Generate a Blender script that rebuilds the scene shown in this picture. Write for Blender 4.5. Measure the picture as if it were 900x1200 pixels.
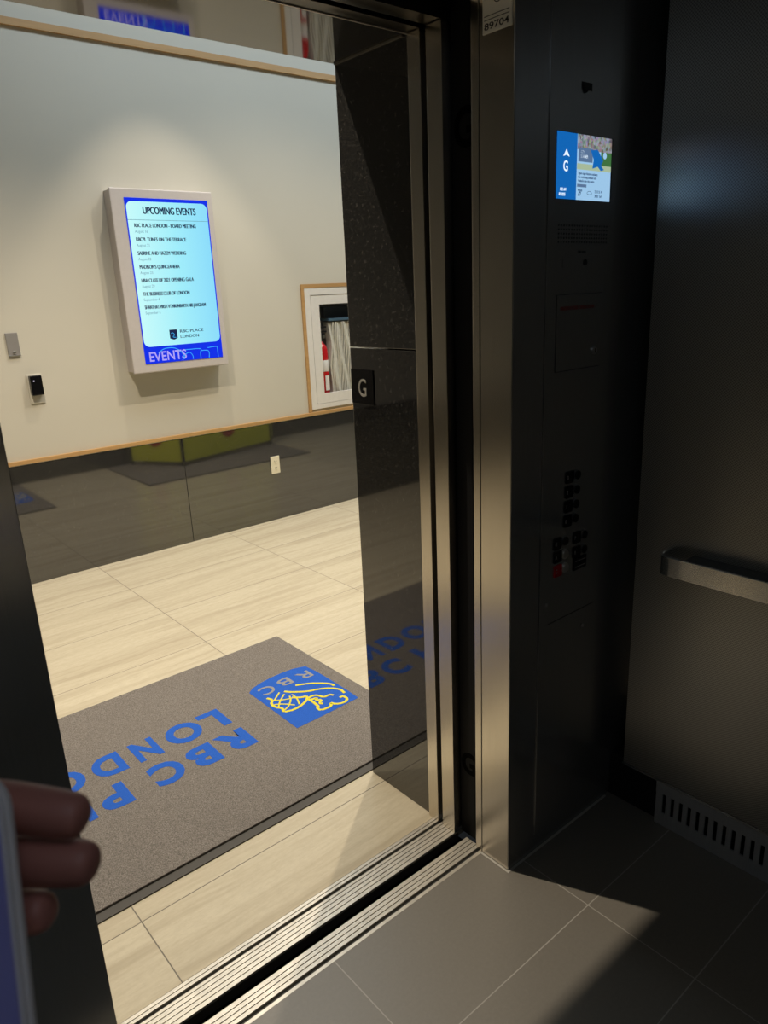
import bpy, bmesh, math, random
from mathutils import Vector, Matrix
random.seed(7)
S = bpy.context.scene
for o in list(bpy.data.objects): bpy.data.objects.remove(o)
COL = S.collection

# ---------------------------------------------------------------- camera, world, light, exposure
CAM_R = Matrix(((0.75979, -0.21892, 0.61221), (-0.64882, -0.19464, 0.73563), (-0.04188, -0.95613, -0.28992)))  # columns: right, down, forward
EYE = Vector((0, 0, 1.45))
cd = bpy.data.cameras.new('camera'); cam = bpy.data.objects.new('camera', cd); COL.objects.link(cam)
r, d, f = CAM_R.col[0], CAM_R.col[1], CAM_R.col[2]
M3 = Matrix((r, -d, -f)).transposed()
cam.matrix_world = Matrix.Translation(EYE) @ M3.to_4x4()
cd.sensor_fit = 'VERTICAL'; cd.sensor_height = 36; cd.lens = 862.0/1200*36
cd.clip_start = 0.02; cd.clip_end = 60
cd.dof.use_dof = True; cd.dof.focus_distance = 2.6; cd.dof.aperture_fstop = 14
S.camera = cam
S.view_settings.view_transform = 'Standard'; S.view_settings.look = 'None'
S.view_settings.gamma = 1; S.view_settings.use_curve_mapping = False
S.view_settings.exposure = 0.0
w = bpy.data.worlds.new('world'); S.world = w; w.use_nodes = True
w.node_tree.nodes['Background'].inputs[0].default_value = (0.5, 0.55, 0.6, 1)
w.node_tree.nodes['Background'].inputs[1].default_value = 0.02

def spot(x, y, z, power, size, blend, col=(1, .87, .70), rad=.04, tgt=None):
    l = bpy.data.lights.new('downlight', 'SPOT'); l.energy = power; l.spot_size = math.radians(size)
    l.spot_blend = blend; l.color = col; l.shadow_soft_size = rad
    o = bpy.data.objects.new('downlight', l); COL.objects.link(o); o.location = (x, y, z)
    if tgt: o.rotation_euler = (Vector(tgt)-Vector((x, y, z))).to_track_quat('-Z', 'Y').to_euler()
    return o
WARM = (1, .87, .68)
spot(0.60, 2.27, 3.56, 340, 110, .7, WARM, .018)          # in front of the open doors
spot(2.65, 2.62, 3.56, 190, 112, .7, WARM, .03)
spot(-1.4, 2.6, 3.56, 40, 80, .8, WARM, .04)
spot(1.89, 3.43, 3.56, 100, 62, .35, WARM, .02)             # over the wall display
spot(0.2, 3.43, 3.56, 30, 70, .8, WARM, .03)
spot(3.6, 3.43, 3.56, 30, 70, .8, WARM, .03)
spot(4.8, 2.6, 3.56, 90, 90, .8, WARM, .04)
al = bpy.data.lights.new('cool_fill_light', 'AREA'); al.shape = 'RECTANGLE'; al.size = 5; al.size_y = .5; al.energy = 66; al.color = (.72, .87, 1)  # cool fill light added to tint the upper far wall
ao = bpy.data.objects.new('cool_fill_light', al); COL.objects.link(ao); ao.location = (3.4, 3.1, 3.5)
cl_ = bpy.data.lights.new('car_fill_light', 'AREA'); cl_.shape = 'RECTANGLE'; cl_.size = .5; cl_.size_y = .5; cl_.energy = 1.15; cl_.color = (.75, .88, 1)  # fill light added to lift the dark car interior and the hand
co_ = bpy.data.objects.new('car_fill_light', cl_); COL.objects.link(co_); co_.location = (.05, -.33, 2.33)

# ---------------------------------------------------------------- materials
def newmat(name):
    m = bpy.data.materials.new(name); m.use_nodes = True
    return m, m.node_tree, m.node_tree.nodes['Principled BSDF']
def setp(b, **k):
    for a, v in k.items():
        n = a.replace('_', ' ')
        b.inputs[n].default_value = v
def nd(t, typ, **k):
    n = t.nodes.new(typ)
    for a, v in k.items(): setattr(n, a, v)
    return n
def mth(t, op, a, b=None, c=None):
    n = t.nodes.new('ShaderNodeMath'); n.operation = op
    for i, v in enumerate((a, b, c)):
        if v is None: continue
        if isinstance(v, (int, float)): n.inputs[i].default_value = v
        else: t.links.new(v, n.inputs[i])
    return n.outputs[0]
def coords(t, scale=(1, 1, 1)):
    c = nd(t, 'ShaderNodeTexCoord'); mp = nd(t, 'ShaderNodeMapping'); mp.inputs['Scale'].default_value = scale
    t.links.new(c.outputs['Object'], mp.inputs['Vector']); return mp.outputs[0]
def noise(t, scale, vec, detail=3, rough=.5):
    n = nd(t, 'ShaderNodeTexNoise'); n.inputs['Scale'].default_value = scale; n.inputs['Detail'].default_value = detail
    n.inputs['Roughness'].default_value = rough; t.links.new(vec, n.inputs['Vector']); return n.outputs['Fac']
def ramp(t, fac, stops):
    n = nd(t, 'ShaderNodeValToRGB'); t.links.new(fac, n.inputs[0]); e = n.color_ramp.elements
    while len(e) < len(stops): e.new(.5)
    for i, (p, c) in enumerate(stops):
        e[i].position = p; e[i].color = (*c, 1) if len(c) == 3 else c
    return n.outputs[0]
def mixc(t, fac, a, b):
    n = nd(t, 'ShaderNodeMix', data_type='RGBA')
    if isinstance(fac, (int, float)): n.inputs[0].default_value = fac
    else: t.links.new(fac, n.inputs[0])
    for i, v in ((6, a), (7, b)):
        if isinstance(v, tuple): n.inputs[i].default_value = (*v, 1)
        else: t.links.new(v, n.inputs[i])
    return n.outputs[2]
def bump(t, b, h, strength, dist=.001):
    n = nd(t, 'ShaderNodeBump'); n.inputs['Strength'].default_value = strength; n.inputs['Distance'].default_value = dist
    t.links.new(h, n.inputs['Height']); t.links.new(n.outputs[0], b.inputs['Normal'])
def flat(name, col, rough=.5, metal=0, ior=1.5, var=.06):
    m, t, b = newmat(name); setp(b, Roughness=rough, Metallic=metal, IOR=ior)
    v = noise(t, 40, coords(t), 3)
    lo = tuple(c*(1-var) for c in col); hi = tuple(min(1, c*(1+var)) for c in col)
    t.links.new(mixc(t, v, lo, hi), b.inputs['Base Color']); return m
def emit(name, col, s):
    m, t, b = newmat(name); setp(b, Roughness=.35); b.inputs['Specular IOR Level'].default_value = .15; b.inputs['Base Color'].default_value = (.005, .005, .006, 1)
    b.inputs['Emission Color'].default_value = (*col, 1); b.inputs['Emission Strength'].default_value = s; return m
def steel(name, col, rough, aniso=.8, grain=(90, 90, 1.2), gs=.25, axis='Z', metal=1.0):
    m, t, b = newmat(name); setp(b, Metallic=metal, Anisotropic=aniso)
    tg = nd(t, 'ShaderNodeTangent', direction_type='RADIAL', axis=axis); t.links.new(tg.outputs[0], b.inputs['Tangent'])
    v = noise(t, 6, coords(t, grain), 4, .6)
    big = noise(t, 2.2, coords(t, (1, 1, .7)), 3)
    t.links.new(mixc(t, v, tuple(c*(1-gs) for c in col), col), b.inputs['Base Color'])
    t.links.new(mth(t, 'MULTIPLY_ADD', big, rough*.35, rough*.82), b.inputs['Roughness']); return m
def granite(name='black_granite', ior=2.2, k=1.0):
    m, t, b = newmat(name); setp(b, Roughness=.045, IOR=ior)
    co = coords(t)
    v = nd(t, 'ShaderNodeTexVoronoi'); v.inputs['Scale'].default_value = 260; t.links.new(co, v.inputs['Vector'])
    n1 = noise(t, 420, co, 2); n2 = noise(t, 90, co, 3, .7)
    a = ramp(t, n1, [(.48, (.009*k, .009*k, .0095*k)), (.66, (.055*k, .053*k, .048*k))])
    c = ramp(t, n2, [(.58, (0, 0, 0)), (.74, (.05*k, .047*k, .043*k))])
    n = nd(t, 'ShaderNodeMix', data_type='RGBA', blend_type='ADD'); n.inputs[0].default_value = 1
    t.links.new(a, n.inputs[6]); t.links.new(c, n.inputs[7]); t.links.new(n.outputs[2], b.inputs['Base Color']); return m
def line_mask(t, comp, x0, p, hw):
    a = mth(t, 'SUBTRACT', comp, x0); a = mth(t, 'DIVIDE', a, p); r_ = mth(t, 'ROUND', a)
    dd = mth(t, 'MULTIPLY', mth(t, 'ABSOLUTE', mth(t, 'SUBTRACT', a, r_)), p)
    return mth(t, 'LESS_THAN', dd, hw)
def tiles(name, base_fn, rough, x0, px, y0, py, hw, joint, ior=1.5, ymax=None):
    m, t, b = newmat(name); setp(b, IOR=ior)
    co = coords(t); sp = nd(t, 'ShaderNodeSeparateXYZ'); t.links.new(co, sp.inputs[0])
    ym = line_mask(t, sp.outputs[1], y0, py, hw)
    if ymax: ym = mth(t, 'MULTIPLY', ym, mth(t, 'LESS_THAN', sp.outputs[1], ymax))
    j = mth(t, 'MAXIMUM', line_mask(t, sp.outputs[0], x0, px, hw), ym)
    t.links.new(mixc(t, j, base_fn(t, sp), joint), b.inputs['Base Color'])
    t.links.new(mth(t, 'MULTIPLY_ADD', j, .4, rough), b.inputs['Roughness']); return m
def trav(t, sp):
    tx = mth(t, 'FLOOR', mth(t, 'DIVIDE', mth(t, 'SUBTRACT', sp.outputs[0], .43), .83))
    ty = mth(t, 'FLOOR', mth(t, 'DIVIDE', mth(t, 'SUBTRACT', sp.outputs[1], 1.507), .4235))
    sd = mth(t, 'ADD', mth(t, 'MULTIPLY', tx, 3.7), mth(t, 'MULTIPLY', ty, 9.13))
    cb = nd(t, 'ShaderNodeCombineXYZ'); t.links.new(mth(t, 'MULTIPLY_ADD', sp.outputs[0], .55, sd), cb.inputs[0])
    wob = noise(t, 1.6, coords(t), 3)
    t.links.new(mth(t, 'ADD', mth(t, 'MULTIPLY', sp.outputs[1], 11), mth(t, 'MULTIPLY', wob, 1.1)), cb.inputs[1]); t.links.new(sd, cb.inputs[2])
    v = noise(t, 1.7, cb.outputs[0], 9, .68)
    c = ramp(t, v, [(.25, (.42, .355, .25)), (.42, (.52, .45, .33)), (.5, (.57, .50, .37)), (.6, (.61, .54, .405)), (.78, (.54, .47, .345))])
    g = ramp(t, noise(t, 45, coords(t, (.6, 1.6, 1)), 6, .8), [(.42, (0, 0, 0)), (.62, (1, 1, 1))])
    return mixc(t, mth(t, 'MULTIPLY', g, .35), c, (.44, .375, .27))
def cartile(t, sp):
    return mixc(t, noise(t, 120, coords(t), 4, .7), (.155, .141, .12), (.205, .188, .163))
def wallpaint():
    m, t, b = newmat('cream_wall_paint'); setp(b, Roughness=.6)
    n = noise(t, 260, coords(t), 3); n2 = noise(t, 1.5, coords(t), 3)
    t.links.new(mixc(t, n2, (.475, .445, .375), (.515, .485, .41)), b.inputs['Base Color']); bump(t, b, n, .12, .001); return m
def rigid():
    m, t, b = newmat('patterned_dark_steel'); setp(b, Metallic=.8, Anisotropic=.85)
    tg = nd(t, 'ShaderNodeTangent', direction_type='RADIAL', axis='Z'); t.links.new(tg.outputs[0], b.inputs['Tangent'])
    co = coords(t); sp = nd(t, 'ShaderNodeSeparateXYZ'); t.links.new(co, sp.inputs[0])
    hz = mth(t, 'ADD', sp.outputs[0], sp.outputs[1])
    k = 2*math.pi/.0068
    a = mth(t, 'SINE', mth(t, 'MULTIPLY', mth(t, 'ADD', hz, mth(t, 'MULTIPLY', sp.outputs[2], .06)), k))
    c = mth(t, 'SINE', mth(t, 'MULTIPLY', mth(t, 'SUBTRACT', sp.outputs[2], mth(t, 'MULTIPLY', hz, .12)), k*1.05))
    g = mth(t, 'MULTIPLY', a, c)
    f_ = mth(t, 'MULTIPLY_ADD', g, .5, .5)
    t.links.new(mixc(t, f_, (.24, .235, .22), (.66, .65, .62)), b.inputs['Base Color'])
    b.inputs['Roughness'].default_value = .31
    bump(t, b, g, .25, .0004); return m
def matpile():
    m, t, b = newmat('mat_pile'); setp(b, Roughness=.95)
    n = noise(t, 330, coords(t), 3, .8); n2 = noise(t, 5, coords(t), 4, .6)
    c = ramp(t, n, [(.36, (.09, .078, .068)), (.5, (.19, .165, .145)), (.64, (.34, .305, .27))])
    c = mixc(t, mth(t, 'MULTIPLY', n2, .5), c, (.15, .13, .115))
    vm = nd(t, 'ShaderNodeVectorMath', operation='DISTANCE'); t.links.new(coords(t), vm.inputs[0]); vm.inputs[1].default_value = (1.10, 2.50, .012)
    st = mth(t, 'SMOOTH_MIN', mth(t, 'MULTIPLY', vm.outputs['Value'], 18), 1, .1)
    c = mixc(t, mth(t, 'MULTIPLY', mth(t, 'SUBTRACT', 1, st), .55), c, (.05, .035, .028))
    t.links.new(c, b.inputs['Base Color']); bump(t, b, n, .8, .003); return m
def pilec(name, col):
    m, t, b = newmat(name); setp(b, Roughness=.95)
    n = noise(t, 330, coords(t), 3, .8)
    t.links.new(mixc(t, n, tuple(c*.55 for c in col), tuple(min(1, c*1.35) for c in col)), b.inputs['Base Color']); bump(t, b, n, .7, .002); return m
def oak():
    m, t, b = newmat('oak_trim'); setp(b, Roughness=.4)
    n = noise(t, 3, coords(t, (1, 14, 14)), 5)
    t.links.new(mixc(t, n, (.33, .185, .07), (.50, .30, .125)), b.inputs['Base Color']); return m
def glass(name, tint=(1, 1, 1)):
    m, t, b = newmat(name); t.nodes.remove(b); out = t.nodes['Material Output']
    tr = nd(t, 'ShaderNodeBsdfTransparent'); tr.inputs[0].default_value = (*tint, 1)
    gl = nd(t, 'ShaderNodeBsdfGlossy'); gl.inputs['Roughness'].default_value = .02
    fr = nd(t, 'ShaderNodeFresnel'); fr.inputs[0].default_value = 1.5; mx = nd(t, 'ShaderNodeMixShader')
    ge = nd(t, 'ShaderNodeNewGeometry'); t.links.new(mth(t, 'MULTIPLY', fr.outputs[0], mth(t, 'SUBTRACT', 1, ge.outputs['Backfacing'])), mx.inputs[0]); t.links.new(tr.outputs[0], mx.inputs[1]); t.links.new(gl.outputs[0], mx.inputs[2]); t.links.new(mx.outputs[0], out.inputs[0]); return m

M = dict(
 paint=wallpaint(), ceil=flat('ceiling_paint', (.55, .53, .5), .8), granite=granite(), oak=oak(),
 lobby=tiles('travertine_floor', trav, .22, .43, .83, 1.507, .4235, .0015, (.15, .125, .095)),
 car=tiles('grey_porcelain_tile', cartile, .42, .711, .549, .806, .2705, .0013, (.36, .34, .31), ymax=1.0),
 steel=steel('brushed_steel', (.80, .745, .655), .26), header=steel('shaded_header_steel', (.16, .15, .13), .35, .6, (1.2, 90, 90)), soffit=None, unseenwall=flat('added_dark_wall', (.17, .165, .155), .5), dark=steel('shaded_brushed_steel', (.44, .44, .435), .22, .9, metal=.82), kick=steel('kick_plate_steel', (.62, .65, .70), .35, metal=.6), back=steel('rear_reflector_steel', (.85, .85, .85), .13, .9),
 steelx=steel('brushed_steel_strip', (.60, .565, .50), .40, .8, (1.2, 90, 90)),
 rail=flat('handrail_steel', (.82, .82, .81), .2, 1, var=.03),
 rigid=rigid(), black=flat('black_rubber', (.006, .006, .008), .3), blackgl=flat('black_gloss', (.004, .004, .005), .22, 0, 1.35), doorblack=flat('door_edge_black', (.011, .011, .012), .5, 0, 1.2), etch2=flat('dark_letter', (.002, .002, .002), .6, 0, 1.1),
 blackm=flat('black_plastic', (.012, .012, .014), .35), alu=flat('sill_aluminium', (.55, .51, .44), .45, .6, var=.3), groove=flat('sill_groove', (.03, .028, .026), .7),
 pile=matpile(), blue=pilec('mat_blue', (.012, .10, .50)), yel=pilec('mat_yellow', (.75, .62, .04)), greyink=pilec('mat_grey_letter', (.28, .27, .27)), rub=flat('mat_rubber_edge', (.075, .068, .06), .8),
 bezel=flat('display_housing', (.46, .42, .40), .45), scrblue=emit('screen_blue', (.0, .025, .80), 1), scrwhite=None,
 ink=emit('screen_navy_ink', (.01, .03, .13), .5), ink2=emit('screen_grey_ink', (.16, .36, .45), 1), lilac=emit('screen_lilac', (.45, .38, .95), .95), cyan=emit('screen_cyan', (.05, .45, .95), 1),
 cab=flat('cabinet_white_enamel', (.62, .59, .55), .4), cabin=flat('cabinet_inside', (.30, .30, .31), .5), red=flat('red_enamel', (.50, .012, .018), .25), white=flat('white_label', (.72, .70, .68), .5),
 header2=flat('dull_joint_metal', (.16, .145, .12), .5), joint=flat('pale_sealant', (.42, .40, .36), .7), hose=flat('hose_canvas', (.56, .54, .47), .8, var=.2), rack=flat('hose_rack_dark', (.03, .04, .06), .3), bluebar=flat('blue_metal', (.12, .22, .34), .3, .4),
 glass=glass('glass_pane'), ivory=flat('ivory_plastic', (.72, .66, .50), .35), slot=flat('dark_slot', (.03, .025, .02), .6), plate=flat('grey_plate', (.26, .245, .235), .45, .3),
 clear=glass('clear_plastic', (.86, .84, .8)), skin=flat('skin', (.42, .17, .14), .5), sleeve=flat('purple_sleeve', (.06, .05, .16), .9),
 purple=flat('indigo_cover', (.34, .34, .82), .6), rim=flat('pale_rim', (.74, .70, .72), .5),
 etch=flat('etched_black', (.008, .008, .009), .5), redink=flat('red_ink', (.22, .02, .018), .5), lightmetal=flat('satin_chrome', (.7, .69, .67), .3, 1), silver=flat('silver_letter', (.62, .60, .56), .35, .6),
 hi=flat('barrier_yellow_green', (.70, .72, .03), .5), cert=flat('etched_steel_plate', (.86, .84, .75), .5, .1))
def scrw():
    m, t, b = newmat('screen_white'); setp(b, Roughness=.3); b.inputs['Base Color'].default_value = (.01, .01, .01, 1)
    sp = nd(t, 'ShaderNodeSeparateXYZ'); c = nd(t, 'ShaderNodeTexCoord'); t.links.new(c.outputs['Generated'], sp.inputs[0])
    v = ramp(t, sp.outputs[0], [(0, (.58, 1, 1)), (.55, (.36, .88, 1)), (1, (.26, .74, 1))])
    t.links.new(v, b.inputs['Emission Color']); b.inputs['Emission Strength'].default_value = .95; return m
M['scrwhite'] = scrw(); M['granite2'] = granite('door_surround_granite', 2.0, .9); M['soffit'] = granite('polished_soffit_granite', 2.3)

# ---------------------------------------------------------------- mesh helpers
def link(name, me, m, parent=None):
    o = bpy.data.objects.new(name, me); COL.objects.link(o)
    if m is not None and not me.materials: me.materials.append(M[m] if isinstance(m, str) else m)
    if parent is not None: o.parent = parent
    return o
def tag(o, label=None, cat=None, group=None, kind=None):
    for k, v in (('label', label), ('category', cat), ('group', group), ('kind', kind)):
        if v: o[k] = v
    return o
def empty(name, loc=(0, 0, 0)):
    o = bpy.data.objects.new(name, None); o.empty_display_size = .05; COL.objects.link(o); o.location = loc; return o
class MB:
    """collects shapes in world coordinates; build() makes one mesh object"""
    def __init__(s): s.bm = bmesh.new()
    def box(s, x0, x1, y0, y1, z0, z1, bev=0):
        t = bmesh.new(); bmesh.ops.create_cube(t, size=1)
        for v in t.verts: v.co = Vector(((x0+x1)/2+v.co.x*(x1-x0), (y0+y1)/2+v.co.y*(y1-y0), (z0+z1)/2+v.co.z*(z1-z0)))
        if bev: bmesh.ops.bevel(t, geom=t.edges[:], offset=bev, segments=2, affect='EDGES', profile=.6)
        s.add(t); return s
    def add(s, t, mat=None):
        if mat is not None: bmesh.ops.transform(t, matrix=mat, verts=t.verts)
        me = bpy.data.meshes.new('t'); t.to_mesh(me); s.bm.from_mesh(me); bpy.data.meshes.remove(me); t.free()
    def cyl(s, a, b, r1, r2=None, seg=24):
        a = Vector(a); b = Vector(b); r2 = r1 if r2 is None else r2
        t = bmesh.new(); bmesh.ops.create_cone(t, cap_ends=True, segments=seg, radius1=r1, radius2=r2, depth=(b-a).length)
        q = (b-a).to_track_quat('Z', 'Y').to_matrix().to_4x4()
        s.add(t, Matrix.Translation((a+b)/2) @ q); return s
    def sph(s, c, r, sc=(1, 1, 1)):
        t = bmesh.new(); bmesh.ops.create_uvsphere(t, u_segments=20, v_segments=12, radius=r)
        s.add(t, Matrix.Translation(c) @ Matrix.Diagonal((*sc, 1))); return s
    def lathe(s, c, prof, seg=28):
        t = bmesh.new(); rings = []
        for rr, z in prof:
            rings.append([t.verts.new((c[0]+rr*math.cos(2*math.pi*i/seg), c[1]+rr*math.sin(2*math.pi*i/seg), c[2]+z)) for i in range(seg)])
        for a, b in zip(rings, rings[1:]):
            for i in range(seg): t.faces.new((a[i], a[(i+1) % seg], b[(i+1) % seg], b[i]))
        t.faces.new(rings[0][::-1]); t.faces.new(rings[-1]); s.add(t); return s
    def prism(s, pts, n):
        """pts: loop of 3D points; n: extrusion vector"""
        t = bmesh.new(); n = Vector(n)
        a = [t.verts.new(p) for p in pts]; b = [t.verts.new(Vector(p)+n) for p in pts]
        t.faces.new(a[::-1]); t.faces.new(b)
        for i in range(len(a)): t.faces.new((a[i], a[(i+1) % len(a)], b[(i+1) % len(a)], b[i]))
        bmesh.ops.recalc_face_normals(t, faces=t.faces[:]); s.add(t); return s
    def stroke(s, pts, w, up, h):
        """raised flat line of width w along pts, lying in the plane normal to up, height h"""
        up = Vector(up); P = [Vector(p) for p in pts]
        # smooth once
        Q = [P[0]]
        for a, b in zip(P, P[1:]): Q += [a.lerp(b, .25), a.lerp(b, .75)]
        Q.append(P[-1]); L = []; R_ = []
        for i, p in enumerate(Q):
            d_ = (Q[min(i+1, len(Q)-1)]-Q[max(i-1, 0)]); 
            if d_.length < 1e-9: d_ = Vector((1, 0, 0))
            k = up.cross(d_.normalized())*w/2; L.append(p+k); R_.append(p-k)
        t = bmesh.new(); hv = up*h
        v = [[t.verts.new(q) for q in (l, r_, r_+hv, l+hv)] for l, r_ in zip(L, R_)]
        for a, b in zip(v, v[1:]):
            for i in range(4): t.faces.new((a[i], a[(i+1) % 4], b[(i+1) % 4], b[i]))
        t.faces.new(v[0][::-1]); t.faces.new(v[-1]); bmesh.ops.recalc_face_normals(t, faces=t.faces[:]); s.add(t); return s
    def build(s, name, m, parent=None, smooth=False):
        if parent is not None and parent.type != 'MESH' or parent is not None:
            bmesh.ops.transform(s.bm, matrix=Matrix.Translation(-origin(parent)), verts=s.bm.verts)
        me = bpy.data.meshes.new(name); s.bm.to_mesh(me); s.bm.free()
        if smooth:
            for p in me.polygons: p.use_smooth = True
        return link(name, me, m, parent)
def origin(o):
    v = Vector((0, 0, 0))
    while o is not None: v = v+o.location; o = o.parent
    return v
def box(name, m, x0, x1, y0, y1, z0, z1, parent=None, bev=0): return MB().box(x0, x1, y0, y1, z0, z1, bev).build(name, m, parent)
def struct(o): o['kind'] = 'structure'; return o
def text(name, body, size, m, parent, pos, xd, yd, sx=1, bold=0, align='LEFT', depth=.0004, spacing=1, mb=None, fat=0):
    """extruded lettering: xd reading direction, yd letter-up direction, size = cap height in metres"""
    c = bpy.data.curves.new('t', 'FONT'); c.body = body; c.size = size/.72; c.extrude = depth/2; c.offset = bold; c.align_x = align; c.space_character = spacing; c.resolution_u = 4
    o = bpy.data.objects.new('t', c); COL.objects.link(o); bpy.context.view_layer.update()
    me = bpy.data.meshes.new_from_object(o.evaluated_get(bpy.context.evaluated_depsgraph_get())); bpy.data.objects.remove(o); bpy.data.curves.remove(c)
    xd = Vector(xd).normalized(); yd = Vector(yd).normalized(); zd = xd.cross(yd)
    R = Matrix((xd*sx, yd, zd)).transposed().to_4x4()
    off = Vector((0, 0, 0)) if (parent is None or mb is not None) else origin(parent)
    me.transform(Matrix.Translation(Vector(pos)-off) @ R)
    me.materials.clear()
    if fat:
        b2 = bmesh.new()
        for sh in (-fat/2, 0, fat/2):
            n_ = len(b2.verts); b2.from_mesh(me); b2.verts.ensure_lookup_table()
            for v in b2.verts[n_:]: v.co += xd*sh
        b2.to_mesh(me); b2.free()
    if mb is not None: mb.bm.from_mesh(me); bpy.data.meshes.remove(me); return None
    me.name = name; return link(name, me, m, parent)

# ---------------------------------------------------------------- setting: lobby
YW, YF = 4.11, 1.563      # far wall, elevator front
X0, X1, ZC = -4.0, 8.0, 3.6
struct(box('floor', 'lobby', X0, X1, 1.285, YW+.3, -.12, 0))
struct(box('ceiling', 'ceil', X0, X1, 1.56, YW+.3, ZC, ZC+.1))
# far wall around the recess of the fire cabinet
RX0, RX1, RZ0, RZ1 = 2.87, 3.47, .72, 1.431
struct(box('wall_back_left', 'unseenwall', X0, -.45, YW, YW+.3, 0, ZC))  # unseen stretch, added in a dark colour to keep the jamb's reflection dark
struct(MB().box(-.45, RX0, YW, YW+.3, 0, ZC).box(RX1, X1, YW, YW+.3, 0, ZC).box(RX0, RX1, YW, YW+.3, 0, RZ0).box(RX0, RX1, YW, YW+.3, RZ1, ZC).box(RX0, RX1, YW+.16, YW+.3, RZ0, RZ1).build('wall_back', 'paint'))
struct(box('wall_left', 'paint', X0-.1, X0, 1.3, YW+.3, 0, ZC)); struct(box('wall_right', 'paint', X1, X1+.1, 1.3, YW+.3, 0, ZC))
# granite wainscot slabs
xs = [X0, -1.554, .153, 1.860, 3.567, 5.274, X1]
for a, b in zip(xs, xs[1:]): struct(box('trim_1', 'granite', a+.0015, b-.0015, YW-.02, YW-.0005, 0, .648, bev=.0012))
struct(box('trim_2', 'alu', -.45, X1, YW-.018, YW-.001, .648, .653))  # bright strip stands in for the glint along the granite's top edge
struct(box('trim_3', 'oak', -.45, X1, YW-.024, YW-.0005, .653, .672))
struct(box('trim_4', 'oak', -.45, X1, YW-.018, YW-.0005, 2.70, 2.732))
# elevator front wall (granite) with this opening and the next one
JL, JR, HZ = .2, 1.209, 1.964
O2 = (2.54, 3.55)
fw = MB(); fy = 1.308
for a, b in ((X0, JL), (JR, O2[0]), (O2[1], X1)):
    fw.box(a, b, fy, YF, 0, 1.306, .0015).box(a, b, fy, YF, 1.309, ZC, .0015)
fw.box(O2[0], O2[1], fy, YF, HZ, ZC)
struct(fw.build('wall_front', 'granite2'))
struct(box('wall_front_header', 'soffit', JL, JR, fy, YF, HZ, ZC))
struct(MB().box(JR-.005, JR-.0002, fy+.012, YF-.002, HZ-.0035, HZ-.0002).build('trim_20', 'header2'))
struct(MB().box(JL, JR, 1.3005, 1.304, 1.960, 2.04).build('trim_21', 'alu'))
struct(MB().box(O2[0], (O2[0]+O2[1])/2-.001, 1.26, 1.30, 0, HZ).box((O2[0]+O2[1])/2+.001, O2[1], 1.26, 1.30, 0, HZ).build('door_2', 'steel'))
struct(box('wall_shaft', 'blackm', JR+.06, X1, 1.215, 1.255, 0, ZC)); struct(box('wall_shaft_left', 'blackm', X0, JL-.06, 1.215, 1.255, 0, ZC))
# steel door frame strips at both sides and over the opening
def strip(name, a, b, y0, y1, z1=HZ-.004):
    struct(MB().box(a, b, y0, y1, 0, z1, .001).build(name, 'steel'))
strip('trim_5', 1.201, 1.262, 1.262, 1.300); strip('trim_6', 1.200, 1.262, 1.198, 1.243)
strip('trim_7', JL-.06, .208, 1.262, 1.300); strip('trim_8', JL-.06, .209, 1.198, 1.243)
struct(MB().box(.14, 1.27, 1.263, 1.299, 1.962, 2.04).build('trim_9', 'header')); struct(MB().box(.14, 1.27, 1.199, 1.242, 1.962, 2.04).build('trim_10', 'header'))  # header strips: steel colour darkened to imitate the dark reflections overhead
struct(box('wall_header', 'blackgl', .14, 1.27, 1.125, 1.31, 2.04, 2.12))
# retracted door leaf edges in the slot
for i, (a, b, hand) in enumerate(((1.222, 1.30, 1), (.11, .187, -1))):
    dr = struct(MB().box(a, b, 1.140, 1.192, .004, 2.03, .002).build('door_%d' % (1 if hand > 0 else 3), 'doorblack'))
    struct(MB().box(a-.004 if hand > 0 else a, b if hand > 0 else b+.004, 1.126, 1.134, .004, 2.03).build('trim_11', 'dark'))
    if hand > 0:
        for z, s in ((1.725, .075), (.205, .062)):
            text('letter_g', 'G', s, 'etch2', dr, (a-.0006, 1.188, z), (0, -1, 0), (0, 0, 1), sx=.85, bold=.003)
# ---------------------------------------------------------------- setting: car
CX0, CX1, CY0, CZ = -.32, 1.74, -.62, 2.35
struct(box('floor', 'car', CX0, CX1, CY0, 1.1, -.12, 0))
struct(box('ceiling', 'dark', CX0, CX1, CY0, 1.0, CZ, CZ+.05))
struct(box('wall_car_back', 'back', CX0, CX1, CY0-.04, CY0, 0, CZ)); struct(box('wall_car_left', 'rigid', CX0-.04, CX0, CY0, 1.12, 0, CZ))  # back wall is out of view, made bright to reflect light onto the panel
struct(box('wall_car_shell', 'dark', CX1, CX1+.04, CY0, 1.12, 0, CZ))
struct(MB().box(1.668, 1.74, 1.012, 1.05, 0, CZ).build('trim_12', 'dark'))
struct(box('wall_car_right', 'rigid', 1.635, 1.66, CY0, .955, .143, CZ-.05, bev=.0015))
struct(MB().box(1.634, 1.66, CY0, .958, .136, .1425).build('trim_13', 'rail'))
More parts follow.
